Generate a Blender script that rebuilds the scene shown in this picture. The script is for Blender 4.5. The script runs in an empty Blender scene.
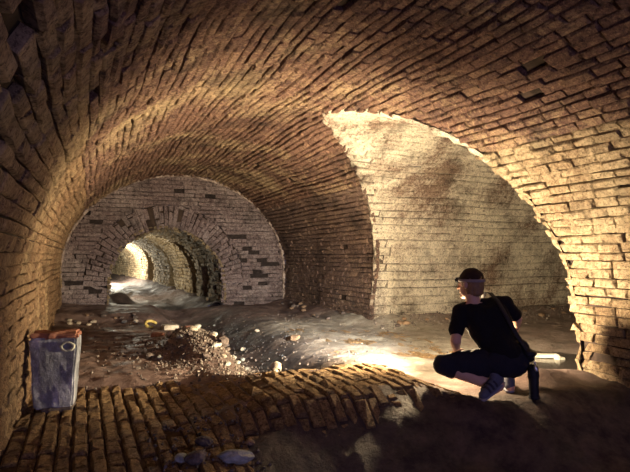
import bpy, bmesh, math, random
import numpy as np
from mathutils import Vector, Matrix, noise

random.seed(7)
RNG = np.random.default_rng(11)
C = bpy.context.scene.collection
PI = math.pi

# ------------------------------------------------------------------ place
FOC, TH, PIT, EYE = 538.3, 0.407, 0.035, 1.1
AL, AR = -0.374, 4.052                  # main barrel, left and right wall
A0, RB = (AL + AR) / 2, (AR - AL) / 2
YS, HC = 0.777, 2.71                    # springing and crown
T0, TF = -3.6, 11.14                    # mouth behind the camera, end wall
TC, R2, H2, SK = 5.36, 1.861, 2.64, 0.035   # side gallery
AEND = 12.5
IA0, IR, IYS, IHC = 1.58, 1.10, 0.50, 1.64   # inner tunnel
IEND = 31.0

# ------------------------------------------------------------------ helpers
def tag(o, label=None, cat=None, group=None, kind=None):
    if label: o['label'] = label
    if cat: o['category'] = cat
    if group: o['group'] = group
    if kind: o['kind'] = kind
    return o

def link_mesh(name, me, mat=None, parent=None):
    o = bpy.data.objects.new(name, me)
    C.objects.link(o)
    if mat is not None:
        me.materials.clear(); me.materials.append(mat)
    if parent is not None: o.parent = parent
    return o

def empty(name, loc=(0, 0, 0), rz=0.0):
    o = bpy.data.objects.new(name, None); C.objects.link(o)
    o.location = loc; o.rotation_euler = (0, 0, rz); o.empty_display_size = 0.1
    return o

def mesh_np(name, V, F, attrs=None, smooth=False):
    me = bpy.data.meshes.new(name)
    me.from_pydata([tuple(map(float, v)) for v in V], [], [tuple(map(int, f)) for f in F])
    if attrs:
        for k, val in attrs.items():
            at = me.attributes.new(k, 'FLOAT', 'POINT')
            at.data.foreach_set('value', np.asarray(val, dtype=np.float32))
    if smooth:
        me.polygons.foreach_set('use_smooth', [True] * len(me.polygons))
    me.update()
    return me

def smoothstep(e0, e1, x):
    x = np.clip((x - e0) / (e1 - e0), 0, 1)
    return x * x * (3 - 2 * x)

# ------------------------------------------------------------------ materials
class NT:
    def __init__(s, name):
        s.m = bpy.data.materials.new(name); s.m.use_nodes = True
        s.t = s.m.node_tree; s.b = s.t.nodes['Principled BSDF']
    def n(s, ty, **k):
        x = s.t.nodes.new(ty)
        for a, v in k.items():
            if a in x.inputs.keys(): x.inputs[a].default_value = v
            else: setattr(x, a, v)
        return x
    def l(s, a, b): s.t.links.new(a, b)
    def noise(s, scale, detail=6, rough=0.6, vec=None, dist=0.0):
        x = s.n('ShaderNodeTexNoise'); x.inputs['Scale'].default_value = scale
        x.inputs['Detail'].default_value = detail; x.inputs['Roughness'].default_value = rough
        x.inputs['Distortion'].default_value = dist
        if vec is not None: s.l(vec, x.inputs['Vector'])
        return x.outputs['Fac']
    def ramp(s, fac, stops):
        x = s.n('ShaderNodeValToRGB')
        el = x.color_ramp.elements
        while len(el) < len(stops): el.new(0.5)
        for e, (p, c) in zip(el, stops):
            e.position = p; e.color = (*c, 1) if len(c) == 3 else c
        s.l(fac, x.inputs['Fac'])
        return x.outputs['Color']
    def fr(s, fac, a, b):
        return s.ramp(fac, [(a, (0, 0, 0)), (b, (1, 1, 1))])
    def mix(s, fac, a, b, mode='MIX'):
        x = s.n('ShaderNodeMix', data_type='RGBA', blend_type=mode)
        for sock, v in ((x.inputs[0], fac), (x.inputs[6], a), (x.inputs[7], b)):
            if hasattr(v, 'links'): s.l(v, sock)
            elif isinstance(v, (int, float)): sock.default_value = v
            else: sock.default_value = (*v, 1)
        return x.outputs[2]
    def math(s, op, a, b=0.0):
        x = s.n('ShaderNodeMath', operation=op)
        for i, v in ((0, a), (1, b)):
            if hasattr(v, 'links'): s.l(v, x.inputs[i])
            else: x.inputs[i].default_value = v
        return x.outputs[0]
    def attr(s, name):
        x = s.n('ShaderNodeAttribute'); x.attribute_name = name
        return x.outputs['Fac']
    def pos(s, scale=(1, 1, 1)):
        g = s.n('ShaderNodeNewGeometry')
        m = s.n('ShaderNodeMapping'); m.inputs['Scale'].default_value = scale
        s.l(g.outputs['Position'], m.inputs['Vector'])
        return m.outputs['Vector']
    def objpos(s, scale=(1, 1, 1)):
        g = s.n('ShaderNodeTexCoord')
        m = s.n('ShaderNodeMapping'); m.inputs['Scale'].default_value = scale
        s.l(g.outputs['Object'], m.inputs['Vector'])
        return m.outputs['Vector']
    def bump(s, h, strength, dist):
        x = s.n('ShaderNodeBump'); x.inputs['Strength'].default_value = strength
        x.inputs['Distance'].default_value = dist
        s.l(h, x.inputs['Height']); s.l(x.outputs['Normal'], s.b.inputs['Normal'])
    def out(s, col, rough=0.9, spec=0.25):
        if hasattr(col, 'links'): s.l(col, s.b.inputs['Base Color'])
        else: s.b.inputs['Base Color'].default_value = (*col, 1)
        if hasattr(rough, 'links'): s.l(rough, s.b.inputs['Roughness'])
        else: s.b.inputs['Roughness'].default_value = rough
        s.b.inputs['Specular IOR Level'].default_value = spec
        return s.m

def brick_mat(name, dark, mid, light, pale, pale_lo, pale_hi, soot=0.5, streak=(1, 1, 1), bump=0.9, pscale=0.9):
    """weathered brick: per-brick tone, worn patches, pale lime bloom, soot blotches"""
    m = NT(name)
    p = m.pos()
    tone = m.attr('tone')
    base = m.ramp(tone, [(0.0, tuple(0.5 * (a + b) for a, b in zip(dark, mid))), (0.25, mid), (0.75, mid), (1.0, tuple(0.5 * (a + b) for a, b in zip(light, mid)))])
    fine = m.noise(38, 8, 0.7, p)
    base = m.mix(m.fr(fine, 0.3, 0.75), m.mix(0.55, base, dark), base)
    base = m.mix(m.math('MULTIPLY', m.fr(m.noise(70, 5, 0.7, p), 0.52, 0.66), 0.55), base, light)
    crust = m.noise(20, 9, 0.85, p)
    base = m.mix(m.math('MULTIPLY', m.ramp(crust, [(0.38, (1,) * 3), (0.47, (0,) * 3)]), 0.92), base, tuple(c * 0.6 for c in dark))
    base = m.mix(m.math('MULTIPLY', m.fr(crust, 0.53, 0.62), 0.80), base, light)
    bl = m.noise(pscale, 7, 0.66, m.pos(streak))
    lime = m.fr(m.math('ADD', bl, m.math('MULTIPLY', m.math('SUBTRACT', crust, 0.5), 0.7)), pale_lo, pale_hi)
    base = m.mix(lime, base, pale)
    so = m.fr(m.noise(1.7, 8, 0.7, p), 0.50, 0.72)
    base = m.mix(m.math('MULTIPLY', so, soot), base, tuple(c * 0.22 for c in dark))
    pit = m.fr(m.noise(46, 7, 0.8, p), 0.52, 0.62)
    base = m.mix(m.math('MULTIPLY', pit, 0.80), base, tuple(c * 0.3 for c in dark))
    chip = m.fr(m.noise(16, 4, 0.65, p), 0.60, 0.72)
    base = m.mix(m.math('MULTIPLY', chip, 0.75), base, tuple(c * 0.35 for c in dark))
    h = m.math('ADD', m.noise(34, 8, 0.8, p), m.math('MULTIPLY', m.noise(9, 5, 0.65, p), 0.9))
    h = m.math('SUBTRACT', h, m.math('MULTIPLY', pit, 0.12))
    m.bump(h, bump, 0.11)
    return m.out(base, 0.88, 0.3)

M = {}
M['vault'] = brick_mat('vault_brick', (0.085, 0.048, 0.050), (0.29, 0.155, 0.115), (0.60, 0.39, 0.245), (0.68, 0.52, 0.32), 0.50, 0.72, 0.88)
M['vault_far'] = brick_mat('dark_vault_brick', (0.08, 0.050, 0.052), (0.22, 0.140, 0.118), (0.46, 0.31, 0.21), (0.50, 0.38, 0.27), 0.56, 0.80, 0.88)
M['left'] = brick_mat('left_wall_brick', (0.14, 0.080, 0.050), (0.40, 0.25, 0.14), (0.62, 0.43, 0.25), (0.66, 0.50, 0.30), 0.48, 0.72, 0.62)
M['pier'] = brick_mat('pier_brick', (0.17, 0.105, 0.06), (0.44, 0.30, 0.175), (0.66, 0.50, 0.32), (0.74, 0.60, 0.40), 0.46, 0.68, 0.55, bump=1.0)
M['lime'] = brick_mat('lime_bloomed_brick', (0.13, 0.08, 0.07), (0.36, 0.25, 0.19), (0.58, 0.46, 0.34), (0.88, 0.81, 0.67), 0.37, 0.56, 0.85, streak=(1, 1, 0.8), bump=0.9, pscale=1.3)
M['lime_bed'] = brick_mat('lime_bloomed_bed', (0.06, 0.04, 0.035), (0.16, 0.11, 0.085), (0.30, 0.24, 0.18), (0.42, 0.38, 0.31), 0.42, 0.60, 0.8, pscale=1.3)
M['end'] = brick_mat('end_wall_brick', (0.10, 0.066, 0.072), (0.36, 0.275, 0.28), (0.47, 0.38, 0.375), (0.54, 0.46, 0.45), 0.46, 0.70, 0.95)
M['inner'] = brick_mat('inner_tunnel_brick', (0.16, 0.10, 0.05), (0.44, 0.34, 0.21), (0.62, 0.52, 0.34), (0.64, 0.56, 0.40), 0.58, 0.80, 0.6)
M['paving'] = brick_mat('paving_brick', (0.12, 0.068, 0.035), (0.42, 0.265, 0.13), (0.62, 0.44, 0.23), (0.60, 0.44, 0.24), 0.60, 0.85, 0.5)

m = NT('sooty_mortar')
M['mortar'] = m.out(m.ramp(m.noise(9, 6, 0.7, m.pos()), [(0.3, (0.012, 0.009, 0.008)), (0.7, (0.06, 0.042, 0.034))]), 0.95, 0.1)
M['end_bed'] = brick_mat('end_wall_bed', (0.03, 0.022, 0.022), (0.07, 0.05, 0.048), (0.1, 0.08, 0.08), (0.14, 0.11, 0.10), 0.6, 0.9, 0.7)
m = NT('dirt_joint')
M['dirt_joint'] = m.out(m.ramp(m.noise(9, 6, 0.7, m.pos()), [(0.3, (0.03, 0.02, 0.014)), (0.7, (0.13, 0.085, 0.055))]), 0.95, 0.1)
m = NT('lit_gap_pale')  # pale tone standing for light in the gap round the end wall
m.bump(m.noise(30, 5, 0.7, m.pos()), 0.8, 0.02)
M['lit_gap'] = m.out(m.ramp(m.noise(12, 6, 0.7, m.pos()), [(0.4, (0.10, 0.07, 0.06)), (0.66, (0.50, 0.42, 0.38))]), 0.9, 0.2)

m = NT('silt')
p = m.pos()
pale = m.attr('pale'); mud_shade = m.attr('mud_shade')
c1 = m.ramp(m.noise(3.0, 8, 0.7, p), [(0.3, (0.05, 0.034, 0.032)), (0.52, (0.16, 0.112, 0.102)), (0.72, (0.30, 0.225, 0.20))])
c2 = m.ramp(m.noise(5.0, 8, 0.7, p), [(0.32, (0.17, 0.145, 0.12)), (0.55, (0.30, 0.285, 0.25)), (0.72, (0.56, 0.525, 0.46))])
c = m.mix(pale, c1, c2)  # paler mix where torchlight on the ground is painted in
c = m.mix(mud_shade, c, m.ramp(m.noise(7, 8, 0.75, p), [(0.38, (0.022, 0.016, 0.018)), (0.65, (0.095, 0.066, 0.056))]))  # darker mix: gully mud and the painted foreground shade
spk = m.fr(m.noise(60, 4, 0.7, p), 0.60, 0.70)
c = m.mix(m.math('MULTIPLY', spk, 0.6), c, (0.03, 0.022, 0.02))
m.bump(m.math('ADD', m.noise(26, 8, 0.72, p), m.math('MULTIPLY', m.noise(6, 5, 0.6, p), 1.5)), 0.7, 0.035)
M['silt'] = m.out(c, m.ramp(m.noise(2.2, 3, 0.5, p), [(0.4, (0.55,) * 3), (0.65, (0.95,) * 3)]), 0.3)

def rock_mat(name, a, b, c_, sc=9):
    m = NT(name); p = m.objpos()
    m.bump(m.noise(sc * 3, 7, 0.7, p), 0.7, 0.02)
    return m.out(m.ramp(m.noise(sc, 7, 0.7, p), [(0.3, a), (0.52, b), (0.72, c_)]), 0.85, 0.3)
M['rock_dark'] = rock_mat('dark_stone', (0.03, 0.024, 0.024), (0.10, 0.08, 0.075), (0.22, 0.18, 0.16))
M['rock_brown'] = rock_mat('brown_stone', (0.08, 0.05, 0.035), (0.22, 0.15, 0.10), (0.38, 0.28, 0.2))
M['rock_grit'] = rock_mat('grit', (0.03, 0.025, 0.025), (0.13, 0.11, 0.10), (0.42, 0.38, 0.33), 14)
M['rock_pale'] = rock_mat('pale_stone', (0.18, 0.155, 0.125), (0.38, 0.34, 0.28), (0.58, 0.53, 0.45))
M['rock_grey'] = rock_mat('grey_stone', (0.12, 0.13, 0.13), (0.30, 0.32, 0.31), (0.50, 0.53, 0.50))
M['board'] = rock_mat('painted_board', (0.30, 0.27, 0.22), (0.62, 0.60, 0.54), (0.75, 0.73, 0.68), 14)
M['yellow'] = rock_mat('yellowed_hose', (0.22, 0.16, 0.04), (0.48, 0.38, 0.12), (0.60, 0.50, 0.2), 14)
M['red_brick'] = rock_mat('broken_brick', (0.14, 0.06, 0.04), (0.32, 0.15, 0.10), (0.46, 0.27, 0.2), 12)

m = NT('stained_block')
p = m.objpos()
st = m.noise(7, 8, 0.7, m.objpos((1, 1, 0.55)))
col = m.ramp(st, [(0.34, (0.07, 0.075, 0.09)), (0.51, (0.17, 0.185, 0.22)), (0.62, (0.40, 0.43, 0.49)), (0.75, (0.75, 0.80, 0.84))])
col = m.mix(m.math('MULTIPLY', m.fr(m.noise(30, 6, 0.7, p), 0.55, 0.7), 0.4), col, (0.62, 0.68, 0.76))
m.bump(m.noise(35, 7, 0.7, p), 0.6, 0.015)
M['block'] = m.out(col, 0.7, 0.35)
m = NT('block_cap'); p = m.objpos()
m.bump(m.noise(35, 7, 0.7, p), 0.6, 0.015)
M['cap'] = m.out(m.ramp(m.noise(10, 7, 0.7, p), [(0.3, (0.07, 0.03, 0.025)), (0.55, (0.26, 0.11, 0.07)), (0.75, (0.42, 0.26, 0.18))]), 0.85, 0.3)
m = NT('lime_ring'); p = m.objpos()
M['ring'] = m.out(m.ramp(m.noise(30, 6, 0.7, p), [(0.35, (0.10, 0.11, 0.07)), (0.55, (0.5, 0.52, 0.42))]), 0.85, 0.3)

def plain(name, colr, rough=0.8, spec=0.3, nz=60, amt=0.35, bs=0.25, metal=0.0):
    m = NT(name); p = m.objpos()
    f = m.noise(nz, 5, 0.6, p)
    m.bump(f, bs, 0.004)
    m.b.inputs['Metallic'].default_value = metal
    return m.out(m.mix(f, tuple(c * (1 - amt) for c in colr), tuple(min(1, c * (1 + amt)) for c in colr)), rough, spec)
M['skin'] = plain('skin', (0.52, 0.31, 0.23), 0.55, 0.35, 40, 0.12, 0.1)
M['hair'] = plain('brown_hair', (0.20, 0.115, 0.055), 0.55, 0.4, 90, 0.5, 0.8)
M['shirt'] = plain('black_cotton', (0.010, 0.009, 0.012), 0.9, 0.12, 50, 0.3, 0.4)
M['shorts'] = plain('dark_shorts_cloth', (0.017, 0.017, 0.026), 0.9, 0.15, 50, 0.3, 0.4)
M['cap_cloth'] = plain('dark_cap_cloth', (0.03, 0.018, 0.014), 0.9, 0.15, 60, 0.3, 0.3)
M['band'] = plain('grey_elastic', (0.22, 0.19, 0.20), 0.8, 0.2, 120, 0.3, 0.2)
M['shoe'] = plain('grey_blue_shoe', (0.085, 0.09, 0.13), 0.7, 0.3, 60, 0.25, 0.2)
M['sole'] = plain('pale_sole', (0.20, 0.20, 0.25), 0.8, 0.3, 60, 0.2, 0.2)
M['shoe_dark'] = plain('dark_strap', (0.03, 0.03, 0.05), 0.7, 0.3, 60, 0.2, 0.2)
M['bag'] = plain('black_nylon', (0.012, 0.012, 0.018), 0.65, 0.3, 80, 0.3, 0.4)
M['metal'] = plain('worn_metal', (0.55, 0.57, 0.62), 0.35, 0.5, 60, 0.15, 0.1, 0.9)
m = NT('lamp_glass'); m.b.inputs['Emission Color'].default_value = (1, 0.97, 0.9, 1)
m.b.inputs['Emission Strength'].default_value = 6.0
M['lamp'] = m.out((0.9, 0.9, 0.9), 0.2, 0.5)
m = NT('puddle_water')
m.bump(m.noise(9, 3, 0.5, m.pos()), 0.08, 0.01)
M['water'] = m.out((0.035, 0.030, 0.030), 0.16, 0.5)

# ------------------------------------------------------------------ brick surfaces
def brick_shell(name, S, rows, mat, back_mat, L=0.215, gap=0.012, perp=0.010, ins=0.012, dj=0.007,
                miss=0.006, deep=0.05, parent=None, kind='structure', ustep=0.5, gapvar=1.0, ragged=0.012, corner=0.006, holes=()):
    """rows: list of (v0, v1, [(lo0, lo1, hi0, hi1), ...]); lo/hi are the u limits at v0 and v1.
    S(u, v) -> points, inward normals.  One mesh of bricks, one of the mortar bed behind them."""
    quads = []
    off = 0.0
    for j, (v0, v1, segs) in enumerate(rows):
        off = (L / 2 if j % 2 else 0.0) + RNG.uniform(-0.03, 0.03)
        g = gap * (0.5 + gapvar * RNG.random() ** 2 * 1.8)
        for (l0, l1, h0, h1) in segs:
            lo, hi = min(l0, l1), max(h0, h1)
            u = math.floor(lo / L) * L + off - L
            while u < hi:
                ln = L * RNG.uniform(0.9, 1.1)
                a, b = u + perp / 2, u + ln - perp / 2
                u += ln
                c = [max(a, l0), min(b, h0), min(b, h1), max(a, l1)]
                if c[1] - c[0] < 0.03 and c[2] - c[3] < 0.03: continue
                if c[1] < c[0]: c[0] = c[1] = 0.5 * (c[0] + c[1])
                if c[2] < c[3]: c[2] = c[3] = 0.5 * (c[2] + c[3])
                if RNG.random() < miss or any(v0 <= hv_ < v1 and a - .02 <= hu_ < b + .02 for hu_, hv_ in holes): continue
                vg = g * 0.5
                edge = (a < lo + 0.12) or (b > hi - 0.12)
                quads.append((c[0], c[1], c[2], c[3], v0 + vg, v1 - vg, RNG.normal(0, dj) + (RNG.uniform(-0.02, 0.012) if edge and ragged > 0.01 else 0), RNG.random(), 1.0 if edge else 0.0))
    Q = np.array(quads)
    n = len(Q)
    jit = lambda s: RNG.normal(0, s, n)
    U = np.stack([Q[:, 0], Q[:, 1], Q[:, 2], Q[:, 3]], 1) + RNG.normal(0, 1, (n, 4)) * (0.0025 + ragged * Q[:, 8:9])
    Vv = np.stack([Q[:, 4], Q[:, 4], Q[:, 5], Q[:, 5]], 1) + RNG.normal(0, 0.003, (n, 4))
    cu, cv = U.mean(1, keepdims=True), Vv.mean(1, keepdims=True)
    hu, hv = np.abs(U - cu), np.abs(Vv - cv)
    def ring(inset, depth, jd):
        u = cu + (U - cu) * np.clip(1 - inset / np.maximum(hu, 1e-4), 0.2, 1)
        v = cv + (Vv - cv) * np.clip(1 - inset / np.maximum(hv, 1e-4), 0.2, 1)
        P, N = S(u.ravel(), v.ravel())
        d = np.repeat(Q[:, 6], 4) * (1 if jd else 0) + depth + RNG.normal(0, corner, n * 4) * (1 if jd else 0)
        return P + N * d[:, None]
    r0, r1, r2 = ring(0, -deep, 0), ring(0.0, -0.012, 1), ring(ins, 0.0, 1)
    V = np.concatenate([r0, r1, r2])
    i = np.arange(n)[:, None] * 4 + np.arange(4)[None]
    F = []
    for lo_, hi_ in ((0, n * 4), (n * 4, n * 8)):
        for k in range(4):
            k2 = (k + 1) % 4
            F.append(np.stack([i[:, k] + lo_, i[:, k2] + lo_, i[:, k2] + hi_, i[:, k] + hi_], 1))
    F.append(i + n * 8)
    F = np.concatenate(F)
    tone = np.tile(np.repeat(Q[:, 7], 4), 3)
    # mortar bed
    BV, BF = [], []
    for (v0, v1, segs) in rows:
        for (l0, l1, h0, h1) in segs:
            if h0 - l0 < 0.001 and h1 - l1 < 0.001: continue
            k = max(1, int(max(h0 - l0, h1 - l1) / ustep))
            s = np.linspace(0, 1, k + 1)
            ua, ub = l0 + (h0 - l0) * s, l1 + (h1 - l1) * s
            Pa, Na = S(ua, np.full(k + 1, v0 - 0.002)); Pb, Nb = S(ub, np.full(k + 1, v1 + 0.002))
            o = len(BV)
            BV.extend(Pa - Na * (deep - 0.004)); BV.extend(Pb - Nb * (deep - 0.004))
            for q in range(k): BF.append((o + q, o + q + 1, o + k + 2 + q, o + k + 1 + q))
    nb, nv = len(BV), len(V)
    V = np.concatenate([V, np.array(BV)]); BF = np.array(BF) + nv
    me = mesh_np(name, V, np.concatenate([F, BF]), {'tone': np.concatenate([tone, np.zeros(nb)])})
    o = link_mesh(name, me, mat, parent)
    me.materials.append(back_mat)
    mi = np.zeros(len(me.polygons), dtype=np.int32); mi[len(F):] = 1
    me.polygons.foreach_set('material_index', mi)
    if kind: o['kind'] = kind
    return o

# main barrel: v runs from the left base over the crown to the right base
RM = 2.07
VT = 2 * YS + PI * RM
def main_av(v):
    v = np.asarray(v, float)
    ph = np.clip((v - YS) / RM, 0, PI)
    a = A0 - RB * np.cos(ph)
    y = YS + (HC - YS) * np.sin(ph)
    y = np.where(v < YS, v, np.where(v > YS + PI * RM, VT - v, y))
    na, ny = np.cos(ph) / RB, -np.sin(ph) / (HC - YS)
    l = np.sqrt(na ** 2 + ny ** 2)
    return a, y, na / l, ny / l
def S_main(u, v):
    a, y, na, ny = main_av(v)
    u = np.asarray(u, float)
    wob = 0.02 * np.sin(u * 1.3 + v * 2.1) + 0.012 * np.sin(u * 3.1 - v * 1.7)
    wob = wob * np.clip((u - 0.0) / 2.0, 0.3, 1)
    P = np.stack([a + na * wob, u, y + ny * wob], 1)
    return P, np.stack([na, 0 * na, ny], 1)
def half_open(y):
    return R2 * np.sqrt(np.clip(1 - (y / H2) ** 2, 0, 1))
def side_lo(v):
    a, y, _, _ = main_av(v)
    return float(TC - half_open(y) + SK * (a - AR)), float(TC + half_open(y) + SK * (a - AR)), float(y)

NR = 102
ve = np.linspace(-0.06, VT + 0.06, NR + 1)
# courses are not all the same height
ve[1:-1] += RNG.uniform(-0.006, 0.006, NR - 1)
left_rows, ceil_rows, near_rows, far_rows = [], [], [], []
for j in range(NR):
    v0, v1 = ve[j], ve[j + 1]
    vm = (v0 + v1) / 2
    if vm < YS + 0.62 * RM:
        left_rows.append((v0, v1, [(T0, T0, TF, TF)]))
    elif vm < VT / 2:
        ceil_rows.append((v0, v1, [(T0, T0, TF, TF)]))
    else:
        n0, f0, y0 = side_lo(v0); n1, f1, y1 = side_lo(v1)
        hi = vm > VT - YS - 0.72 * RM
        if y0 > H2 and y1 > H2:
            ceil_rows.append((v0, v1, [(T0, T0, TF, TF)]))
        elif y0 > H2:
            ceil_rows.append((v0, v1, [(T0, T0, TC + SK * (A0 - AR), n1), (TC, f1, TF, TF)]))
        else:
            if hi:
                near_rows.append((v0, v1, [(T0, T0, n0, n1)])); far_rows.append((v0, v1, [(f0, f1, TF, TF)]))
            else:
                ceil_rows.append((v0, v1, [(T0, T0, n0, n1), (f0, f1, TF, TF)]))
brick_shell('wall_left', S_main, left_rows, M['left'], M['mortar'], miss=0.005, dj=0.005, gap=0.008, perp=0.012, corner=0.004, holes=[(1.371, 1.707), (1.77, 1.673), (3.691, 1.324)])
brick_shell('ceiling', S_main, ceil_rows, M['vault'], M['mortar'], gap=0.009, perp=0.011, miss=0.003, dj=0.006, corner=0.004, gapvar=1.3, holes=[(2.948, 5.147), (3.027, 5.349), (2.841, 2.076)])
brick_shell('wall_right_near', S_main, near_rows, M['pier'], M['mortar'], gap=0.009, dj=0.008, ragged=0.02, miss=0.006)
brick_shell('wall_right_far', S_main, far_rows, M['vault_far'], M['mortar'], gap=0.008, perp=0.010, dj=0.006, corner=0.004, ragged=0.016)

# side gallery: u runs along X, v is the angle (near base -> crown -> far base)
def S_side(u, v):
    u = np.asarray(u, float); v = np.asarray(v, float)
    t = TC + R2 * np.sin(v) + SK * (u - AR)
    y = H2 * np.cos(v)
    nt, ny = -np.sin(v) / R2, -np.cos(v) / H2
    l = np.sqrt(nt ** 2 + ny ** 2); nt, ny = nt / l, ny / l
    wob = 0.02 * np.sin(u * 1.7 + v * 3) + 0.01 * np.sin(u * 4.1 - v * 5)
    return np.stack([u, t + nt * wob, y + ny * wob], 1), np.stack([0 * nt, nt, ny], 1)
def start_a(v):
    y = H2 * math.cos(v)
    if y < YS: return AR
    return A0 + RB * math.sqrt(max(0, 1 - ((y - YS) / (HC - YS)) ** 2))
def S_side_m(u, v): return S_side(u, np.asarray(v, float) / 2.25)   # v in metres
ns = 64
se = np.linspace(-PI / 2 - 0.03, PI / 2 + 0.03, ns + 1)
srows_wall, srows_roof, srows_near = [], [], []
for j in range(ns):
    v0, v1 = se[j], se[j + 1]
    r = (v0 * 2.25, v1 * 2.25, [(start_a(v0), start_a(v1), AEND, AEND)])
    (srows_near if v1 < -0.75 else srows_roof if v1 < 0.55 else srows_wall).append(r)
brick_shell('wall_side_gallery_far', S_side_m, srows_wall, M['lime'], M['lime_bed'], L=0.27, gap=0.007, perp=0.007, deep=0.03, dj=0.005, ragged=0.016, miss=0.006, corner=0.004, gapvar=1.4)
brick_shell('ceiling_side_gallery', S_side_m, srows_roof, M['lime'], M['lime_bed'], L=0.27, gap=0.010, dj=0.008, ragged=0.02)
brick_shell('wall_side_gallery_near', S_side_m, srows_near, M['pier'], M['mortar'], gap=0.012, ragged=0.016)

# end of the side gallery
def S_x(u, v):
    u = np.asarray(u, float); v = np.asarray(v, float)
    return np.stack([0 * u + AEND, u, v], 1), np.stack([-1 + 0 * u, 0 * u, 0 * u], 1)
rows = []
for j in range(33):
    v0, v1 = -0.06 + j * 0.083, -0.06 + (j + 1) * 0.083
    s = SK * (AEND - AR)
    rows.append((v0, v1, [(TC + s - half_open(v0) - .02, TC + s - half_open(v1) - .02, TC + s + half_open(v0) + .02, TC + s + half_open(v1) + .02)]))
brick_shell('wall_side_gallery_end', S_x, rows, M['vault'], M['mortar'])

# end wall with the opening of the inner tunnel; rings of radial bricks round the opening
def half_main(y):
    return RB if y < YS else RB * math.sqrt(max(0, 1 - ((y - YS) / (HC - YS)) ** 2))
RING = 0.46
def half_in(y, extra):
    r, h = IR + extra, IHC - IYS + extra
    return r if y < IYS else (r * math.sqrt(max(0, 1 - ((y - IYS) / h) ** 2)))
def S_end(u, v):
    u = np.asarray(u, float); v = np.asarray(v, float)
    w = 0.012 * np.sin(3 * u + 2 * v)
    return np.stack([u, TF + w, v], 1), np.stack([0 * u, 0 * u - 1, 0 * u], 1)
rows = []
for j in range(34):
    v0, v1 = -0.06 + j * 0.0835, -0.06 + (j + 1) * 0.0835
    a0, a1 = half_main(v0) + .03, half_main(v1) + .03
    ex = lambda y: 0.0 if y < IYS else RING
    b0, b1 = half_in(v0, ex(v0)), half_in(v1, ex(v1))
    if b1 <= 0 and b0 <= 0:
        rows.append((v0, v1, [(A0 - a0, A0 - a1, A0 + a0, A0 + a1)]))
    else:
        rows.append((v0, v1, [(A0 - a0, A0 - a1, IA0 - b0, IA0 - b1), (IA0 + b0, IA0 + b1, A0 + a0, A0 + a1)]))
brick_shell('wall_end', S_end, rows, M['end'], M['end_bed'], gap=0.006, perp=0.003, miss=0.012, dj=0.004, corner=0.003, holes=[(3.18, .95), (3.46, .95), (3.73, .93), (3.40, .63), (3.6, .63), (3.55, .46), (3.22, .40), (2.95, .72), (.04, .47), (-.1, .57), (.25, .36), (3.0, 1.45), (2.4, 2.3)])
def S_ring(u, v):   # u: radial distance outwards, v: metres along the arc
    u = np.asarray(u, float); v = np.asarray(v, float)
    ph = v / 1.3
    P = np.stack([IA0 - (IR + u) * np.cos(ph), 0 * u + TF - 0.004, IYS + (IHC - IYS + u) * np.sin(ph)], 1)
    return P, np.stack([0 * u, 0 * u - 1, 0 * u], 1)
nr = 46
rows = [(PI * 1.3 * j / nr, PI * 1.3 * (j + 1) / nr, [(0, 0, RING, RING)]) for j in range(nr)]
brick_shell('trim_1', S_ring, rows, M['end'], M['mortar'], L=0.23, gap=0.007, miss=0.01, dj=0.005, ustep=0.2, holes=[(.1, 1.734), (.35, 1.734), (.1, 1.645)])

# pale strip painted for the lit gap where end wall meets vault
V, F = [], []
nf = 90
for k in range(nf + 1):
    v = 0.1 + (VT - 0.2) * k / nf
    a, y, na, ny = [float(x) for x in main_av(v)]
    th = 0.002 + 0.010 * abs(noise.noise(Vector((v * 4, 0, 0))))
    for (dn, dt) in ((-.03, 0.02), (0.018 + th, 0.02), (0.014 + th, -0.012 - th), (-.03, -0.018 - th)):
        V.append((a + na * dn, TF + dt, y + ny * dn))
for k in range(nf):
    for q in range(4):
        F.append((k * 4 + q, k * 4 + (q + 1) % 4, k * 4 + 4 + (q + 1) % 4, k * 4 + 4 + q))
o = link_mesh('trim_2', mesh_np('trim_2', V, F), M['lit_gap']); o['kind'] = 'structure'

# inner tunnel, bending to the left, with refuge recesses in its right wall
IVT = 2 * IYS + PI * 1.12
RECESS = [(12.5, 13.0, 0.85, 0.25), (13.9, 14.6, 1.6, 0.30), (17.4, 18.2, 1.6, 0.30), (21.5, 22.3, 1.6, 0.3)]
def in_axis(t): return IA0 - 0.0040 * np.clip(t - 14, 0, None) ** 2
def make_S_inner(extra):
    def S(u, v):
        u = np.asarray(u, float); v = np.asarray(v, float)
        ph = np.clip((v - IYS) / 1.12, 0, PI)
        a = in_axis(u) - IR * np.cos(ph)
        y = IYS + (IHC - IYS) * np.sin(ph)
        y = np.where(v < IYS, v, np.where(v > IYS + PI * 1.12, IVT - v, y))
        na, ny = np.cos(ph), -np.sin(ph)
        w = 0.03 * np.sin(u * 1.9 + v * 2) + 0.02 * np.sin(u * 4.3 - 3 * v) - extra
        return np.stack([a + na * w, u, y + ny * w], 1), np.stack([na, 0 * na, ny], 1)
    return S
ni = 48
ie = np.linspace(-0.05, IVT + 0.05, ni + 1)
rows, rrows = [], []
for j in range(ni):
    v0, v1 = ie[j], ie[j + 1]
    cuts = []
    if (v0 + v1) / 2 > IVT / 2 + 0.15:
        for (ta, tb, top, dp) in RECESS:
            if IVT - (v0 + v1) / 2 < top: cuts.append((ta, tb))
    s = TF - 0.0
    segs = []
    for (ta, tb) in cuts:
        segs.append((s, s, ta, ta)); rrows.append((v0, v1, [(ta - .03, ta - .03, tb + .03, tb + .03)])); s = tb
    segs.append((s, s, IEND, IEND))
    rows.append((v0, v1, segs))
brick_shell('wall_inner_tunnel', make_S_inner(0), rows, M['inner'], M['mortar'], gap=0.012, dj=0.014, miss=0.01, ragged=0.02, corner=0.01)
brick_shell('wall_inner_tunnel_recess', make_S_inner(0.28), rrows, M['inner'], M['mortar'], gap=0.012, dj=0.012, miss=0.01)
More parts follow.
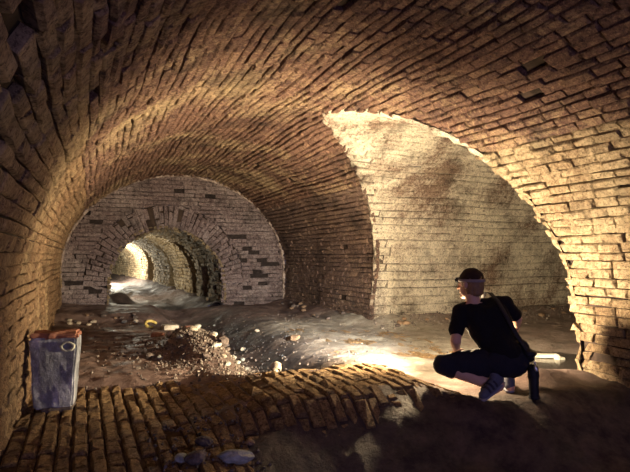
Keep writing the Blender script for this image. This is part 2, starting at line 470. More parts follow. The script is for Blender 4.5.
# jambs of the recesses
V, F = [], []
for (ta, tb, top, dp) in RECESS:
    for t in (ta, tb):
        ss = np.linspace(IVT - min(top, IVT / 2 - .15) - 0.05, IVT + 0.05, 14)
        P1, _ = make_S_inner(-0.0)(np.full(14, t), ss); P2, _ = make_S_inner(0.30)(np.full(14, t), ss)
        o_ = len(V); V.extend(P1); V.extend(P2)
        for k in range(13): F.append((o_ + k, o_ + k + 1, o_ + 15 + k, o_ + 14 + k))
        if t == ta:
            hold = (P1[0], P2[0])
        else:
            o_ = len(V); V.extend([hold[0], hold[1], P2[0], P1[0]]); F.append((o_, o_ + 1, o_ + 2, o_ + 3))
o = link_mesh('trim_3', mesh_np('trim_3', V, F, {'tone': np.full(len(V), 0.4)}), M['inner']); o['kind'] = 'structure'
# far end of the inner tunnel
def S_iend(u, v):
    u = np.asarray(u, float); v = np.asarray(v, float)
    return np.stack([u, 0 * u + IEND, v], 1), np.stack([0 * u, 0 * u - 1, 0 * u], 1)
ax = float(in_axis(IEND))
rows = [(-0.05 + .083 * j, -0.05 + .083 * (j + 1), [(ax - 1.2, ax - 1.2, ax + 1.2, ax + 1.2)]) for j in range(21)]
brick_shell('wall_inner_tunnel_end', S_iend, rows, M['inner'], M['mortar'])

# ------------------------------------------------------------------ ground
def sst(e0, e1, x):
    x = min(1, max(0, (x - e0) / (e1 - e0))); return x * x * (3 - 2 * x)
def gully_axis(t): return 1.86 + 0.10 * math.sin(t * 0.9) - 0.04 * max(0, t - 8)
def base_h(a, t):
    """lie of the brick floor"""
    # hump across the tunnel in front of the person, falling away towards the camera
    lat = sst(0.55, 1.35, a)
    far = 1 - sst(4.15, 4.75, t)
    near = sst(2.75, 3.45, t + 0.35 * sst(2.2, 2.9, a))
    right = 1 - sst(2.3, 2.8, a)
    h = lat * far * (0.15 * near * right - 0.34 * (1 - near)) 
    # gully from the inner tunnel to the hump
    g = sst(4.35, 4.9, t) * (1 - sst(10.2, 11.5, t))
    d = (a - gully_axis(t)) / (0.36 + 0.03 * (t - 5))
    h -= 0.24 * g * math.exp(-d * d)
    # low bank by the right side of the gully
    h += 0.05 * g * math.exp(-((a - 2.7) / 0.5) ** 2)
    h += 0.02 * noise.noise(Vector((a * 1.3, t * 1.3, 3)))
    # hollow of the puddle
    h -= 0.08 * math.exp(-(((a - 4.5) / 0.85) ** 2 + ((t - 4.35) / 0.75) ** 2))
    return h
def silt_cover(a, t):
    """silt thickness over the brick floor, negative where the bricks are bare"""
    n1 = noise.fractal(Vector((a * 1.6, t * 1.6, 7)), 1.0, 2.0, 4)
    n2 = noise.fractal(Vector((a * 6, t * 6, 2)), 1.0, 2.0, 3)
    c = 0.035
    pav = (1 - sst(0.75, 1.1, a)) * (1 - sst(4.5, 5.1, t))
    hump = sst(0.8, 1.0, a) * (1 - sst(2.35, 2.75, a)) * (1 - sst(4.35, 4.6, t)) * sst(2.95, 3.3, t)
    fore = (1 - sst(3.0, 3.35, t)) * sst(0.75, 1.1, a)
    plain_ = sst(2.3, 2.7, a) * sst(4.6, 5.0, t) * (1 - sst(7.0, 7.8, t)) * (1 - sst(4.0, 4.5, a))
    c -= 0.070 * pav + 0.056 * hump * (1 - pav) + 0.030 * plain_
    c += 0.02 * fore
    c += 0.030 * n1 + 0.010 * n2
    # rubble heap
    q = ((a - 1.17) / 0.34) ** 2 + ((t - 6.0) / 0.75) ** 2
    c += 0.20 * math.exp(-q * q) + 0.05 * math.exp(-q * 0.4)
    # ledge of dirt under the end wall and banks along the walls
    c += 0.10 * sst(9.0, 9.5, t) * (1 - sst(1.2, 1.6, a))
    c += 0.10 * math.exp(-((a - AR) / 0.30) ** 2) * sst(7.2, 7.6, t)
    c += 0.04 * math.exp(-((a - AL) / 0.25) ** 2) * sst(4.8, 5.4, t)
    wl = TC + R2 + SK * (a - AR)
    c += 0.14 * sst(3.7, 4.3, a) * math.exp(-((t - wl) / 0.30) ** 2)
    # sand bar between pier and puddle
    c += 0.10 * math.exp(-(((a - 3.75) / 0.5) ** 2 + ((t - 3.45) / 0.22) ** 2))
    c -= 0.05 * math.exp(-(((a - 4.5) / 0.85) ** 2 + ((t - 4.35) / 0.75) ** 2))
    return c
def ground(a, t):
    b = base_h(a, t)
    return b + max(0.0, silt_cover(a, t))
def lit_pale_at(a, t):  # paler tone paints the torchlit ground; the heap top is pale too
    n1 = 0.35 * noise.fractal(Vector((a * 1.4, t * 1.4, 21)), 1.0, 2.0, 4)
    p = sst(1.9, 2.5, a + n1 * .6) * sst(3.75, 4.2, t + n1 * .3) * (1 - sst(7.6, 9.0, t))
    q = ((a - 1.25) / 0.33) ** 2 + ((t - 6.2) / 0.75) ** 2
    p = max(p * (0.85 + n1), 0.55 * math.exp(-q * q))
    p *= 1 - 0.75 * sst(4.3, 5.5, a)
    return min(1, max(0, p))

def mud_shade_at(a, t):  # mud tone of the gully, plus shade painted on the foreground slope
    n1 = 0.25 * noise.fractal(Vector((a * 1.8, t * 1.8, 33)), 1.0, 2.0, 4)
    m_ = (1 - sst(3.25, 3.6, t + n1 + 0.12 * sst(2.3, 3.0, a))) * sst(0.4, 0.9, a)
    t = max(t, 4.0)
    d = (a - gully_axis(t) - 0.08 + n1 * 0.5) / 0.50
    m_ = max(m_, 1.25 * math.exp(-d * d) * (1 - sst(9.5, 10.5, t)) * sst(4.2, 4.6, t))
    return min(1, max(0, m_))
def inside(a, t):
    if AL - 0.1 < a < AR + 0.12 and T0 < t < TF + 0.05: return True
    if AR <= a < AEND + .05 and abs(t - (TC + SK * (a - AR))) < R2 + 0.12: return True
    if TF <= t < IEND + .1 and abs(a - float(in_axis(t))) < IR + 0.45: return True
    return False

# brick paving of the main barrel
def S_floor(u, v):
    u = np.asarray(u, float); v = np.asarray(v, float)
    z = np.array([base_h(x, y) for x, y in zip(v, u)])
    e = 0.03
    zx = np.array([base_h(x + e, y) for x, y in zip(v, u)]); zy = np.array([base_h(x, y + e) for x, y in zip(v, u)])
    N = np.stack([-(zx - z) / e, -(zy - z) / e, np.ones_like(z)], 1)
    N /= np.linalg.norm(N, axis=1, keepdims=True)
    return np.stack([v, u, z], 1), N
rows = []
w = 0.088
j = 0
a = AL - 0.02
while a < AR + 0.02:
    rows.append((a, a + w, [(0.6, 0.6, 8.0, 8.0)])); a += w
brick_shell('floor', S_floor, rows, M['paving'], M['dirt_joint'], L=0.20, gap=0.009, perp=0.014, dj=0.006, ins=0.013, miss=0.012, deep=0.030, ustep=0.12, corner=0.004)

# silt and dirt lying over it
def grid_ground(name, a0, a1, t0, t1, da, dt):
    na, nt = int((a1 - a0) / da) + 1, int((t1 - t0) / dt) + 1
    V, pale, mud_shade = [], [], []
    ok = np.zeros((na, nt), bool)
    for i in range(na):
        for k in range(nt):
            a, t = a0 + i * da, t0 + k * dt
            c = silt_cover(a, t)
            z = base_h(a, t) + (c if c > 0 else max(c, -0.03) * 1.0)
            z += 0.010 * noise.noise(Vector((a * 9, t * 9, 1))) * sst(-0.0, 0.03, c) * sst(3.0, 4.0, t) + 0.006 * noise.noise(Vector((a * 21, t * 21, 5)))
            if c < -0.02: z -= 0.02
            V.append((a, t, z)); pale.append(lit_pale_at(a, t)); mud_shade.append(mud_shade_at(a, t)); ok[i, k] = inside(a, t)
    F = []
    for i in range(na - 1):
        for k in range(nt - 1):
            if ok[i, k] or ok[i + 1, k + 1] or ok[i + 1, k] or ok[i, k + 1]:
                F.append((i * nt + k, (i + 1) * nt + k, (i + 1) * nt + k + 1, i * nt + k + 1))
    me = mesh_np(name, V, F, {'pale': pale, 'mud_shade': mud_shade}, smooth=True)
    bm = bmesh.new(); bm.from_mesh(me)
    bmesh.ops.delete(bm, geom=[v for v in bm.verts if not v.link_faces], context='VERTS')
    bm.to_mesh(me); bm.free()
    o = link_mesh(name, me, M['silt']); o['kind'] = 'structure'
    return o
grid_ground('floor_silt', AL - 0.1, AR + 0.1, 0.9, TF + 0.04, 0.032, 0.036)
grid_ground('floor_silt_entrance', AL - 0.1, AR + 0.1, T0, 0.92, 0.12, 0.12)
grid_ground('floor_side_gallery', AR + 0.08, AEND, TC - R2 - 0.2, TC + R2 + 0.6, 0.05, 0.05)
# inner tunnel floor
V, F, pale = [], [], []
tt = np.linspace(TF - 0.02, IEND, 200); xs = np.linspace(-IR - 0.4, IR + 0.4, 48)
for t in tt:
    for x in xs:
        a = float(in_axis(t)) + x
        rough = 0.05 * noise.fractal(Vector((a * 3, t * 1.2, 9)), 1.0, 2.0, 4)
        bank = 0.18 * sst(0.45, 1.05, abs(x)) + 0.25 * math.exp(-(((x + 0.75) / 0.3) ** 2 + ((t - 13.2) / 0.5) ** 2))
        V.append((a, t, -0.10 + bank + rough + 0.02 * math.sin(t * 4 + x))); pale.append(0.08)
nx = len(xs)
for i in range(len(tt) - 1):
    for k in range(nx - 1): F.append((i * nx + k, i * nx + k + 1, (i + 1) * nx + k + 1, (i + 1) * nx + k))
o = link_mesh('floor_inner_tunnel', mesh_np('floor_inner_tunnel', V, F, {'pale': pale, 'mud_shade': [0.75] * len(V)}, True), M['silt']); o['kind'] = 'structure'

# puddle at the mouth of the side gallery
V = [(4.5, 4.35, -0.022)]
npd = 40
for k in range(npd):
    ang = 2 * PI * k / npd
    r = 1 + 0.2 * noise.noise(Vector((math.cos(ang) * 1.5, math.sin(ang) * 1.5, 4)))
    x, y = 1.10 * math.cos(ang) * r, 0.80 * math.sin(ang) * r
    V.append((4.5 + x, 4.35 + y, -0.022))
F = [(0, 1 + k, 1 + (k + 1) % npd) for k in range(npd)]
o = link_mesh('puddle', mesh_np('puddle', V, F), M['water'])
tag(o, 'dark shallow puddle of water at the mouth of the side gallery behind the person', 'puddle', kind='stuff')

# ------------------------------------------------------------------ loose stones and litter
def rock_mesh(seed, r, sq=(1, 1, 0.7), rough=0.35, sub=3):
    bm = bmesh.new()
    bmesh.ops.create_icosphere(bm, subdivisions=sub, radius=1)
    for v in bm.verts:
        d = v.co.normalized()
        k = 1 + rough * noise.fractal(d * 1.4 + Vector((seed * 3.7, seed, 0)), 1.0, 2.0, 4)
        k = min(k, 1.02 + 0.25 * noise.noise(d * 0.8 + Vector((seed, 0, 9))))   # flattened faces
        v.co = Vector((d.x * sq[0], d.y * sq[1], d.z * sq[2])) * r * k
    me = bpy.data.meshes.new('rock'); bm.to_mesh(me); bm.free()
    return me
PLACED = []
def free(a, t, r):
    if any((a - x) ** 2 + (t - y) ** 2 < (1.25 * (r + q)) ** 2 for x, y, q in PLACED): return False
    return True
def put_rock(name, a, t, r, mat, label, cat='stone', group=None, sq=(1.2, 0.9, 0.65), rz=None, seed=None, sink=0.3, sub=3):
    s = seed if seed is not None else random.random() * 50
    PLACED.append((a, t, r))
    o = link_mesh(name, rock_mesh(s, r, sq, sub=sub), M[mat])
    o.location = (a, t, ground(a, t) + r * sq[2] * (1 - sink)); o.rotation_euler = (random.uniform(-.2, .2), random.uniform(-.2, .2), random.uniform(0, 6) if rz is None else rz)
    return tag(o, label, cat, group)
def bevel_box(sx, sy, sz, bev=0.01, jit=0.0, seg=2, cuts=0):
    bm = bmesh.new()
    bmesh.ops.create_cube(bm, size=1)
    for v in bm.verts: v.co = Vector((v.co.x * sx, v.co.y * sy, v.co.z * sz))
    bmesh.ops.bevel(bm, geom=bm.edges[:], offset=bev, segments=seg, affect='EDGES')
    if cuts: bmesh.ops.subdivide_edges(bm, edges=bm.edges[:], cuts=cuts, use_grid_fill=True)
    if jit:
        for v in bm.verts:
            n = noise.noise_vector(v.co * 14)
            v.co += n * jit
    me = bpy.data.meshes.new('box'); bm.to_mesh(me); bm.free()
    return me

put_rock('stone', 1.50, 4.30, 0.050, 'rock_pale', 'rounded pale stone on the crest of the golden brick hump', sq=(1.25, 0.9, 0.95), sink=0.15, seed=3)
put_rock('stone', 0.79, 2.97, 0.085, 'rock_grey', 'largest flat grey stone in the bottom foreground, where the paving meets the dark silt', sq=(1.35, .7, .45), rz=-0.35, seed=5)
put_rock('stone', 0.66, 3.16, 0.045, 'rock_dark', 'small dark stone just behind the cluster of foreground stones on the paving', seed=8)
put_rock('stone', 0.57, 2.93, 0.055, 'rock_dark', 'dark lumpy stone directly left of the largest flat grey foreground stone', seed=9)
put_rock('stone', 0.93, 3.13, 0.030, 'rock_brown', 'small brown pebble alone on the dark silt slope in the foreground', seed=10)
put_rock('stone', 0.50, 2.98, 0.035, 'rock_grey', 'small light grey stone, leftmost of the foreground stones on the paving', seed=12)
# litter on the dirt left of the gully
def curl(name, a, t, r, th, mat, label, cat, arc=4.6):
    V, F = [], []
    n, k = 28, 8
    for i in range(n):
        ph = arc * i / (n - 1)
        for q in range(k):
            w_ = 2 * PI * q / k
            rr = r + th * math.cos(w_)
            V.append((rr * math.cos(ph), rr * math.sin(ph) * 0.7, th * math.sin(w_) + 0.25 * r * math.sin(ph)))
    for i in range(n - 1):
        for q in range(k): F.append((i * k + q, i * k + (q + 1) % k, (i + 1) * k + (q + 1) % k, (i + 1) * k + q))
    F.append(tuple(range(k))[::-1]); F.append(tuple((n - 1) * k + q for q in range(k)))
    o = link_mesh(name, mesh_np(name, V, F, smooth=True), M[mat])
    o.location = (a, t, ground(a, t) + th + 0.03); o.rotation_euler = (0.35, 0, 0.5)
    return tag(o, label, cat)
curl('hose_piece', 0.94, 8.3, 0.085, 0.022, 'yellow', 'curled yellowish scrap of hose lying on the dirt left of the gully', 'hose')
def brick_obj(name, a, t, s, rz, mat, label, tilt=0.0, up=0.0, cat='brick'):
    o = link_mesh(name, bevel_box(s[0], s[1], s[2], 0.008, 0.006, 2, 2), M[mat])
    o.location = (a, t, ground(a, t) + s[2] / 2 - 0.005 + up); o.rotation_euler = (tilt, tilt * .5, rz)
    return tag(o, label, cat)
brick_obj('loose_brick', 1.16, 7.9, (0.22, 0.10, 0.07), 0.25, 'rock_pale', 'whitish loose brick lying on the dirt right of the curled hose scrap', 0.12)
brick_obj('loose_brick', 0.90, 7.2, (0.16, 0.10, 0.05), -0.4, 'red_brick', 'reddish broken brick half sunk in the dirt in front of the hose scrap', 0.08)
brick_obj('loose_brick', 1.12, 7.0, (0.09, 0.08, 0.05), 0.6, 'rock_pale', 'small pale brick fragment between reddish brick and rubble heap', 0.08)
brick_obj('loose_brick', 1.78, 7.4, (0.10, 0.06, 0.05), 0.8, 'rock_pale', 'small white brick fragment down in the dark gully, nearest the rubble heap', 0.2)
brick_obj('loose_brick', 1.98, 7.0, (0.16, 0.05, 0.04), 1.1, 'rock_pale', 'narrow white splinter of brick leaning on the right bank of the gully', 0.3)
brick_obj('loose_brick', 1.55, 8.6, (0.15, 0.09, 0.06), 0.1, 'red_brick', 'dusky red brick at the upper left rim of the gully, past the heap', 0.1)
brick_obj('loose_brick', 2.45, 6.3, (0.12, 0.08, 0.06), 0.7, 'rock_brown', 'brown brick lump on the pale plain beside the right bank of the gully', 0.1)
# board in the puddle
b = empty('broken_board', (4.66, 4.44, -0.02), -0.50)
tag(b, 'pale broken board lying across the puddle behind the person', 'board')
o = link_mesh('plank', bevel_box(0.26, 0.10, 0.035, 0.006, 0.006, 2, 2), M['board'], b); o.location = (0, 0, 0.02)
o = link_mesh('splintered_end', bevel_box(0.10, 0.07, 0.05, 0.008, 0.012, 2, 2), M['board'], b); o.location = (0.12, -0.07, 0.005); o.rotation_euler = (0.2, 0.3, 0.5)

# rubble heap: larger lumps are stones of their own, the gravel is uncountable
heap = []
for k in range(26):
    for _ in range(40):
        a, t = random.gauss(1.18, 0.27), random.gauss(5.75, 0.42)
        r = random.uniform(0.022, 0.055)
        if ((a - 1.17) / .55) ** 2 + ((t - 5.8) / .85) ** 2 < 1 and free(a, t, r): break
    put_rock('rubble_stone', a, t, r, random.choice(['rock_dark', 'rock_grey', 'rock_pale', 'rock_dark']), 'angular lump of rubble on the heap left of the gully', 'stone', 'lumps of rubble on the heap', sink=0.2, sub=2)
put_rock('rubble_stone', 1.33, 5.55, 0.075, 'rock_dark', 'largest dark boulder at the right foot of the rubble heap', sq=(1.1, 1, .8), seed=31)
for k in range(22):
    a = random.uniform(4.15, 7.8); wl = TC + R2 + SK * (a - AR)
    put_rock('rubble_stone', a, wl - random.uniform(0.14, 0.42), random.uniform(0.03, 0.075), random.choice(['rock_dark', 'rock_brown', 'rock_brown']), 'brown lump of rubble along the foot of the pale brick wall', 'stone', 'rubble along the pale wall', sink=0.3, sub=2)
for k in range(16):
    a = random.uniform(-0.2, 1.1)
    put_rock('rubble_stone', a, random.uniform(8.9, 9.4), random.uniform(0.03, 0.06), random.choice(['rock_dark', 'rock_pale', 'rock_brown']), 'small lump of rubble on the dirt ledge before the end wall', 'stone', 'rubble on the dirt ledge', sink=0.3, sub=2)
for k in range(14):
    t = random.uniform(5.4, 9.5); a = gully_axis(t) + random.gauss(0, 0.3)
    put_rock('rubble_stone', a, t, random.uniform(0.02, 0.045), random.choice(['rock_dark', 'rock_grey', 'rock_pale']), 'small stone lying down in the dark gully', 'stone', 'small stones in the gully', sink=0.3, sub=2)
for k in range(12):
    t = random.uniform(7.7, 10.6)
    put_rock('rubble_stone', AR - random.uniform(0.1, 0.45), t, random.uniform(0.03, 0.06), random.choice(['rock_dark', 'rock_brown']), 'dark lump of rubble along the foot of the dark right-hand wall', 'stone', 'rubble along the dark right wall', sink=0.3, sub=2)

def gravel(name, pts, mat, label):
    V, F = [], []
    base = [Vector(v) for v in ((1, 0, 0), (-1, 0, 0), (0, 1, 0), (0, -1, 0), (0, 0, 1), (0, 0, -1))]
    tri = [(0, 2, 4), (2, 1, 4), (1, 3, 4), (3, 0, 4), (2, 0, 5), (1, 2, 5), (3, 1, 5), (0, 3, 5)]
    for (a, t, r) in pts:
        z = ground(a, t) + 0.2 * r
        rot = Matrix.Rotation(random.random() * 6, 3, 'Z') @ Matrix.Rotation(random.random() * 3, 3, 'X')
        o_ = len(V)
        for b_ in base: V.append(rot @ (b_ * r * random.uniform(0.6, 1.2)) + Vector((a, t, z)))
        F.extend([tuple(o_ + q for q in f) for f in tri])
    o = link_mesh(name, mesh_np(name, V, F), M[mat])
    return tag(o, label, 'gravel', kind='stuff')
pts = []
for k in range(1500):
    a, t = random.gauss(1.15, 0.33), random.gauss(5.75, 0.55)
    pts.append((a, t, random.uniform(0.006, 0.022)))
for k in range(900):
    t = random.uniform(4.6, 9.5); a = random.choice([gully_axis(t) + random.gauss(0, .5), random.uniform(-.3, 3.9)])
    if AL + 0.05 < a < AR - .05: pts.append((a, t, random.uniform(0.006, 0.018)))
for k in range(500):
    a = random.uniform(4.0, 8.5); pts.append((a, TC + R2 + SK * (a - AR) - abs(random.gauss(0, .3)) - .05, random.uniform(0.008, 0.03)))
for k in range(260):
    pts.append((random.uniform(0.35, 1.0), random.uniform(2.3, 3.6), random.uniform(0.005, 0.016)))
gravel('gravel', pts, 'rock_grit', 'loose gravel strewn over the rubble heap, the gully and the wall foot')

# ------------------------------------------------------------------ stained block by the left wall
bx, bt = -0.185, 4.27
bang = -0.13
blk = empty('stone_block', (bx, bt, 0), bang)
tag(blk, 'upright bluish-grey stained block with reddish top standing against the left wall', 'block')
bz = ground(bx, bt) - 0.015
bm = bmesh.new()
bmesh.ops.create_cube(bm, size=1)
W, D, H = 0.315, 0.20, 0.50
for v in bm.verts:
    top = v.co.z > 0
    v.co = Vector((v.co.x * (W if top else W * 0.80) + (0 if top else 0.006), v.co.y * D, (v.co.z + 0.5) * H))
bmesh.ops.bevel(bm, geom=bm.edges[:], offset=0.012, segments=2, affect='EDGES')
bmesh.ops.subdivide_edges(bm, edges=bm.edges[:], cuts=5, use_grid_fill=True)
for v in bm.verts:
    v.co += noise.noise_vector(v.co * 8 + Vector((4, 0, 0))) * 0.010 + noise.noise_vector(v.co * 30) * 0.003
me = bpy.data.meshes.new('block_body'); bm.to_mesh(me); bm.free()
o = link_mesh('block_body', me, M['block'], blk); o.location = (0, 0.10, bz + 0.03)
o = link_mesh('block_cap', bevel_box(0.312, 0.205, 0.042, 0.012, 0.022, 2, 4), M['cap'], blk); o.location = (0, 0.105, bz + 0.535)
o['label'] = 'chipped reddish top slab'
o = link_mesh('block_foot', bevel_box(0.20, 0.20, 0.036, 0.008, 0.008, 2, 3), M['rock_dark'], blk); o.location = (0.03, 0.09, bz + 0.017)
o['label'] = 'dark foot'
V, F = [], []
n, k = 28, 6
for i in range(n):
    ph = 2 * PI * i / n
    rr = 0.036 + 0.006 * noise.noise(Vector((math.cos(ph) * 2, math.sin(ph) * 2, 0)))
    for q in range(k):
        w_ = 2 * PI * q / k
        V.append(((rr + 0.009 * math.cos(w_)) * math.cos(ph) * 1.15, 0.006 * math.sin(w_), (rr + 0.009 * math.cos(w_)) * math.sin(ph) * 0.8))
for i in range(n):
    for q in range(k):
        i2 = (i + 1) % n
        F.append((i * k + q, i * k + (q + 1) % k, i2 * k + (q + 1) % k, i2 * k + q))
o = link_mesh('lime_ring', mesh_np('lime_ring', V, F, smooth=True), M['ring'], blk); o.location = (0.095, -0.005, bz + 0.465); o.rotation_euler = (0.05, 0, 0)
o['label'] = 'pale crusty ring near the upper corner'

# ------------------------------------------------------------------ person
ORG = (2.812, 3.186)
OZ = ground(*ORG)
def capsule(bm, p0, r0, p1, r1, seg=14, flat=None):
    p0, p1 = Vector(p0), Vector(p1)
    ax = p1 - p0; ln = max(ax.length, 1e-5); z = ax / ln
    x = z.orthogonal().normalized(); y = z.cross(x)
    rings = []
    for i in range(5):
        a = -PI / 2 + (PI / 2) * i / 4
        rings.append((r0 * math.sin(a), r0 * math.cos(a)))
    for i in range(5):
        a = (PI / 2) * i / 4
        rings.append((ln + r1 * math.sin(a), r1 * math.cos(a)))
    vs = []
    for h, r in rings:
        r = max(r, 1e-4)
        vs.append([bm.verts.new(p0 + z * h + (x * math.cos(2 * PI * k / seg) + y * math.sin(2 * PI * k / seg)) * r) for k in range(seg)])
    for i in range(len(vs) - 1):
        for k in range(seg):
            bm.faces.new((vs[i][k], vs[i][(k + 1) % seg], vs[i + 1][(k + 1) % seg], vs[i + 1][k]))
    bm.faces.new(vs[0][::-1]); bm.faces.new(vs[-1])
def ellipsoid(bm, c, r, rot=None):
    g = bmesh.ops.create_icosphere(bm, subdivisions=3, radius=1)
    for v in g['verts']:
        q = Vector((v.co.x * r[0], v.co.y * r[1], v.co.z * r[2]))
        if rot is not None: q = rot @ q
        v.co = q + Vector(c)
def blob(name, build, voxel, smooth, mat, parent, folds=0.0, fscale=12, keep=None, clip=None):
    """one continuous surface grown round overlapping limbs"""
    bm = bmesh.new(); build(bm)
    me = bpy.data.meshes.new(name); bm.to_mesh(me); bm.free()
    tmp = bpy.data.objects.new(name + '_tmp', me); C.objects.link(tmp)
    r = tmp.modifiers.new('r', 'REMESH'); r.mode = 'VOXEL'; r.voxel_size = voxel; r.adaptivity = 0
    s = tmp.modifiers.new('s', 'SMOOTH'); s.iterations = smooth; s.factor = 0.5
    dg = bpy.context.evaluated_depsgraph_get(); dg.update()
    out = bpy.data.meshes.new_from_object(tmp.evaluated_get(dg))
    bpy.data.objects.remove(tmp)
    if folds or clip:
        bm = bmesh.new(); bm.from_mesh(out); bm.normal_update()
        if folds:
            for v in bm.verts:
                q = v.co
                n = noise.noise(Vector((q.x * fscale, q.y * fscale, q.z * fscale * 0.6))) + 0.5 * noise.noise(q * fscale * 2.1)
                ridge = abs(noise.noise(Vector((q.x * fscale * .7 + 5, q.y * fscale * .7, q.z * fscale * 0.7))))
                v.co = q + v.normal * folds * (n - ridge)
        if clip:
            for (pt, no) in clip:
                bmesh.ops.bisect_plane(bm, geom=bm.verts[:] + bm.edges[:] + bm.faces[:], plane_co=pt, plane_no=no, clear_outer=True)
        bm.to_mesh(out); bm.free()
    out.polygons.foreach_set('use_smooth', [True] * len(out.polygons))
    out.name = name
    return link_mesh(name, out, mat, parent)

P = dict(pelvis=(.10, .02, .27), waist=(.045, .06, .42), chest=(-.02, .12, .585), neck=(-.085, .155, .715), head=(-.112, .165, .838),
         shL=(-.205, .12, .625), elL=(-.265, .03, .425), wrL=(-.222, .185, .325),
         shR=(.15, .16, .685), elR=(.268, .22, .565), wrR=(.335, .40, .485),
         hipL=(.02, .05, .255), knL=(-.355, .05, .235), anL=(.02, .0, .085),
         hipR=(.17, .06, .25), knR=(.275, .46, .40), anR=(.19, .19, .085))
P = {k: Vector(v) for k, v in P.items()}
per = empty('person', (ORG[0], ORG[1], OZ), -TH)
tag(per, 'person squatting on the silt with back turned, in black t-shirt, dark shorts and headlamp', 'person')

def hand(bm, wr, d, up, side, curl_=0.9, s=1.0):
    """palm, four bent fingers of unequal length and a thumb leaving the side of the palm"""
    d = Vector(d).normalized(); up = Vector(up); up = (up - d * up.dot(d)).normalized(); lat = d.cross(up) * side
    palm0, palm1 = wr + d * 0.02, wr + d * 0.085 * s
    for o_ in (-.026, -.009, .009, .026):
        capsule(bm, wr + lat * o_ * 0.7 + d * 0.012, 0.013, palm1 + lat * o_, 0.0115, 8)
    for o_, ln in ((-.028, .062), (-.0095, .076), (.0095, .080), (.028, .070)):
        p = palm1 + lat * o_; dr = d.copy()
        for i, f in enumerate((0.45, 0.32, 0.23)):
            dr = (dr - up * curl_ * 0.55).normalized()
            q = p + dr * ln * f * s
            capsule(bm, p, 0.0092 - i * .0008, q, 0.0086 - i * .0008, 8); p = q
    p = wr + d * 0.03 + lat * 0.026
    q = p + (d * 0.6 + lat * 0.75 - up * 0.25).normalized() * 0.035
    capsule(bm, p, 0.014, q, 0.0105, 8)
    capsule(bm, q, 0.0105, q + (d * 0.9 + lat * 0.1 - up * 0.4).normalized() * 0.03, 0.009, 8)

face_dir = Vector((-0.64, 0.76, -0.12)).normalized()     # looks away and a little to the left
hq = face_dir.to_track_quat('Y', 'Z').to_matrix()         # head frame: Y forwards, Z up
def hp(x, y, z): return P['head'] + hq @ Vector((x, y, z))

def body(bm):
    # torso
    ellipsoid(bm, P['pelvis'], (.155, .115, .115))
    capsule(bm, P['pelvis'], .115, P['waist'], .105)
    capsule(bm, P['waist'] + Vector((-.04, 0, 0)), .09, P['chest'] + Vector((-.07, 0, 0)), .092)
    capsule(bm, P['waist'] + Vector((.05, 0, 0)), .09, P['chest'] + Vector((.075, 0, .02)), .092)
    capsule(bm, P['shL'], .055, P['neck'] + Vector((0, 0, -.05)), .055)
    capsule(bm, P['shR'], .055, P['neck'] + Vector((0, 0, -.05)), .055)
    capsule(bm, P['neck'] + Vector((0, 0, -.04)), .056, P['head'] + Vector((0, -.01, -.05)), .05)
    # head
    ellipsoid(bm, hp(0, -.012, .028), (.074, .092, .092), hq)
    ellipsoid(bm, hp(0, .025, -.045), (.058, .066, .072), hq)
    capsule(bm, hp(0, .075, -.085), .026, hp(0, .07, -.08), .026, 10)     # chin
    capsule(bm, hp(0, .088, .02), .011, hp(0, .112, -.022), .014, 8)       # nose
    capsule(bm, hp(-.018, .092, -.056), .008, hp(.018, .092, -.056), .008, 8)   # mouth
    for s in (-1, 1):
        ellipsoid(bm, hp(.031 * s, .074, .012), (.017, .012, .010), hq)    # eyelids
        ellipsoid(bm, hp(.078 * s, -.008, -.008), (.011, .021, .032), hq)  # ears
    # arms
    for s in 'LR':
        sh, el, wr = P['sh' + s], P['el' + s], P['wr' + s]
        capsule(bm, sh, .052, el, .040); capsule(bm, el, .041, el + (wr - el) * .35, .040); capsule(bm, el + (wr - el) * .3, .040, wr, .026)
    hand(bm, P['wrL'], (.35, .8, -.45), (-.3, .3, .9), 1)
    hand(bm, P['wrR'], (.0, .75, -.6), (.1, .5, .85), -1)
    # legs
    for s in 'LR':
        h, k, a = P['hip' + s], P['kn' + s], P['an' + s]
        capsule(bm, h, .098, k, .062); capsule(bm, k, .060, k + (a - k) * .35, .058); capsule(bm, k + (a - k) * .3, .058, a, .037)
    capsule(bm, P['anL'], .038, Vector((.055, -.005, .10)), .034); capsule(bm, Vector((.05, 0, .085)), .034, Vector((-.105, -.10, .035)), .026)
    capsule(bm, P['anR'], .038, Vector((.185, .15, .045)), .036); capsule(bm, Vector((.185, .15, .04)), .034, Vector((.22, .36, .03)), .028)
blob('body', body, 0.0055, 3, M['skin'], per)

def shirt(bm):
    capsule(bm, P['pelvis'] + Vector((.0, 0, .05)), .128, P['waist'], .122, 20)
    capsule(bm, P['waist'] + Vector((-.045, 0, 0)), .103, P['chest'] + Vector((-.075, 0, 0)), .106, 20)
    capsule(bm, P['waist'] + Vector((.055, 0, 0)), .106, P['chest'] + Vector((.08, 0, .02)), .110, 20)
    capsule(bm, P['shL'], .066, P['neck'] + Vector((0, 0, -.065)), .062, 18)
    capsule(bm, P['shR'], .068, P['neck'] + Vector((0, 0, -.065)), .062, 18)
    capsule(bm, P['chest'], .11, P['neck'] + Vector((0, 0, -.08)), .075, 18)
    capsule(bm, P['shL'], .066, P['shL'] + (P['elL'] - P['shL']) * .70, .060, 18)
    capsule(bm, P['shR'], .068, P['shR'] + (P['elR'] - P['shR']) * .75, .060, 18)
blob('t_shirt', shirt, 0.008, 3, M['shirt'], per, folds=0.010, fscale=11)

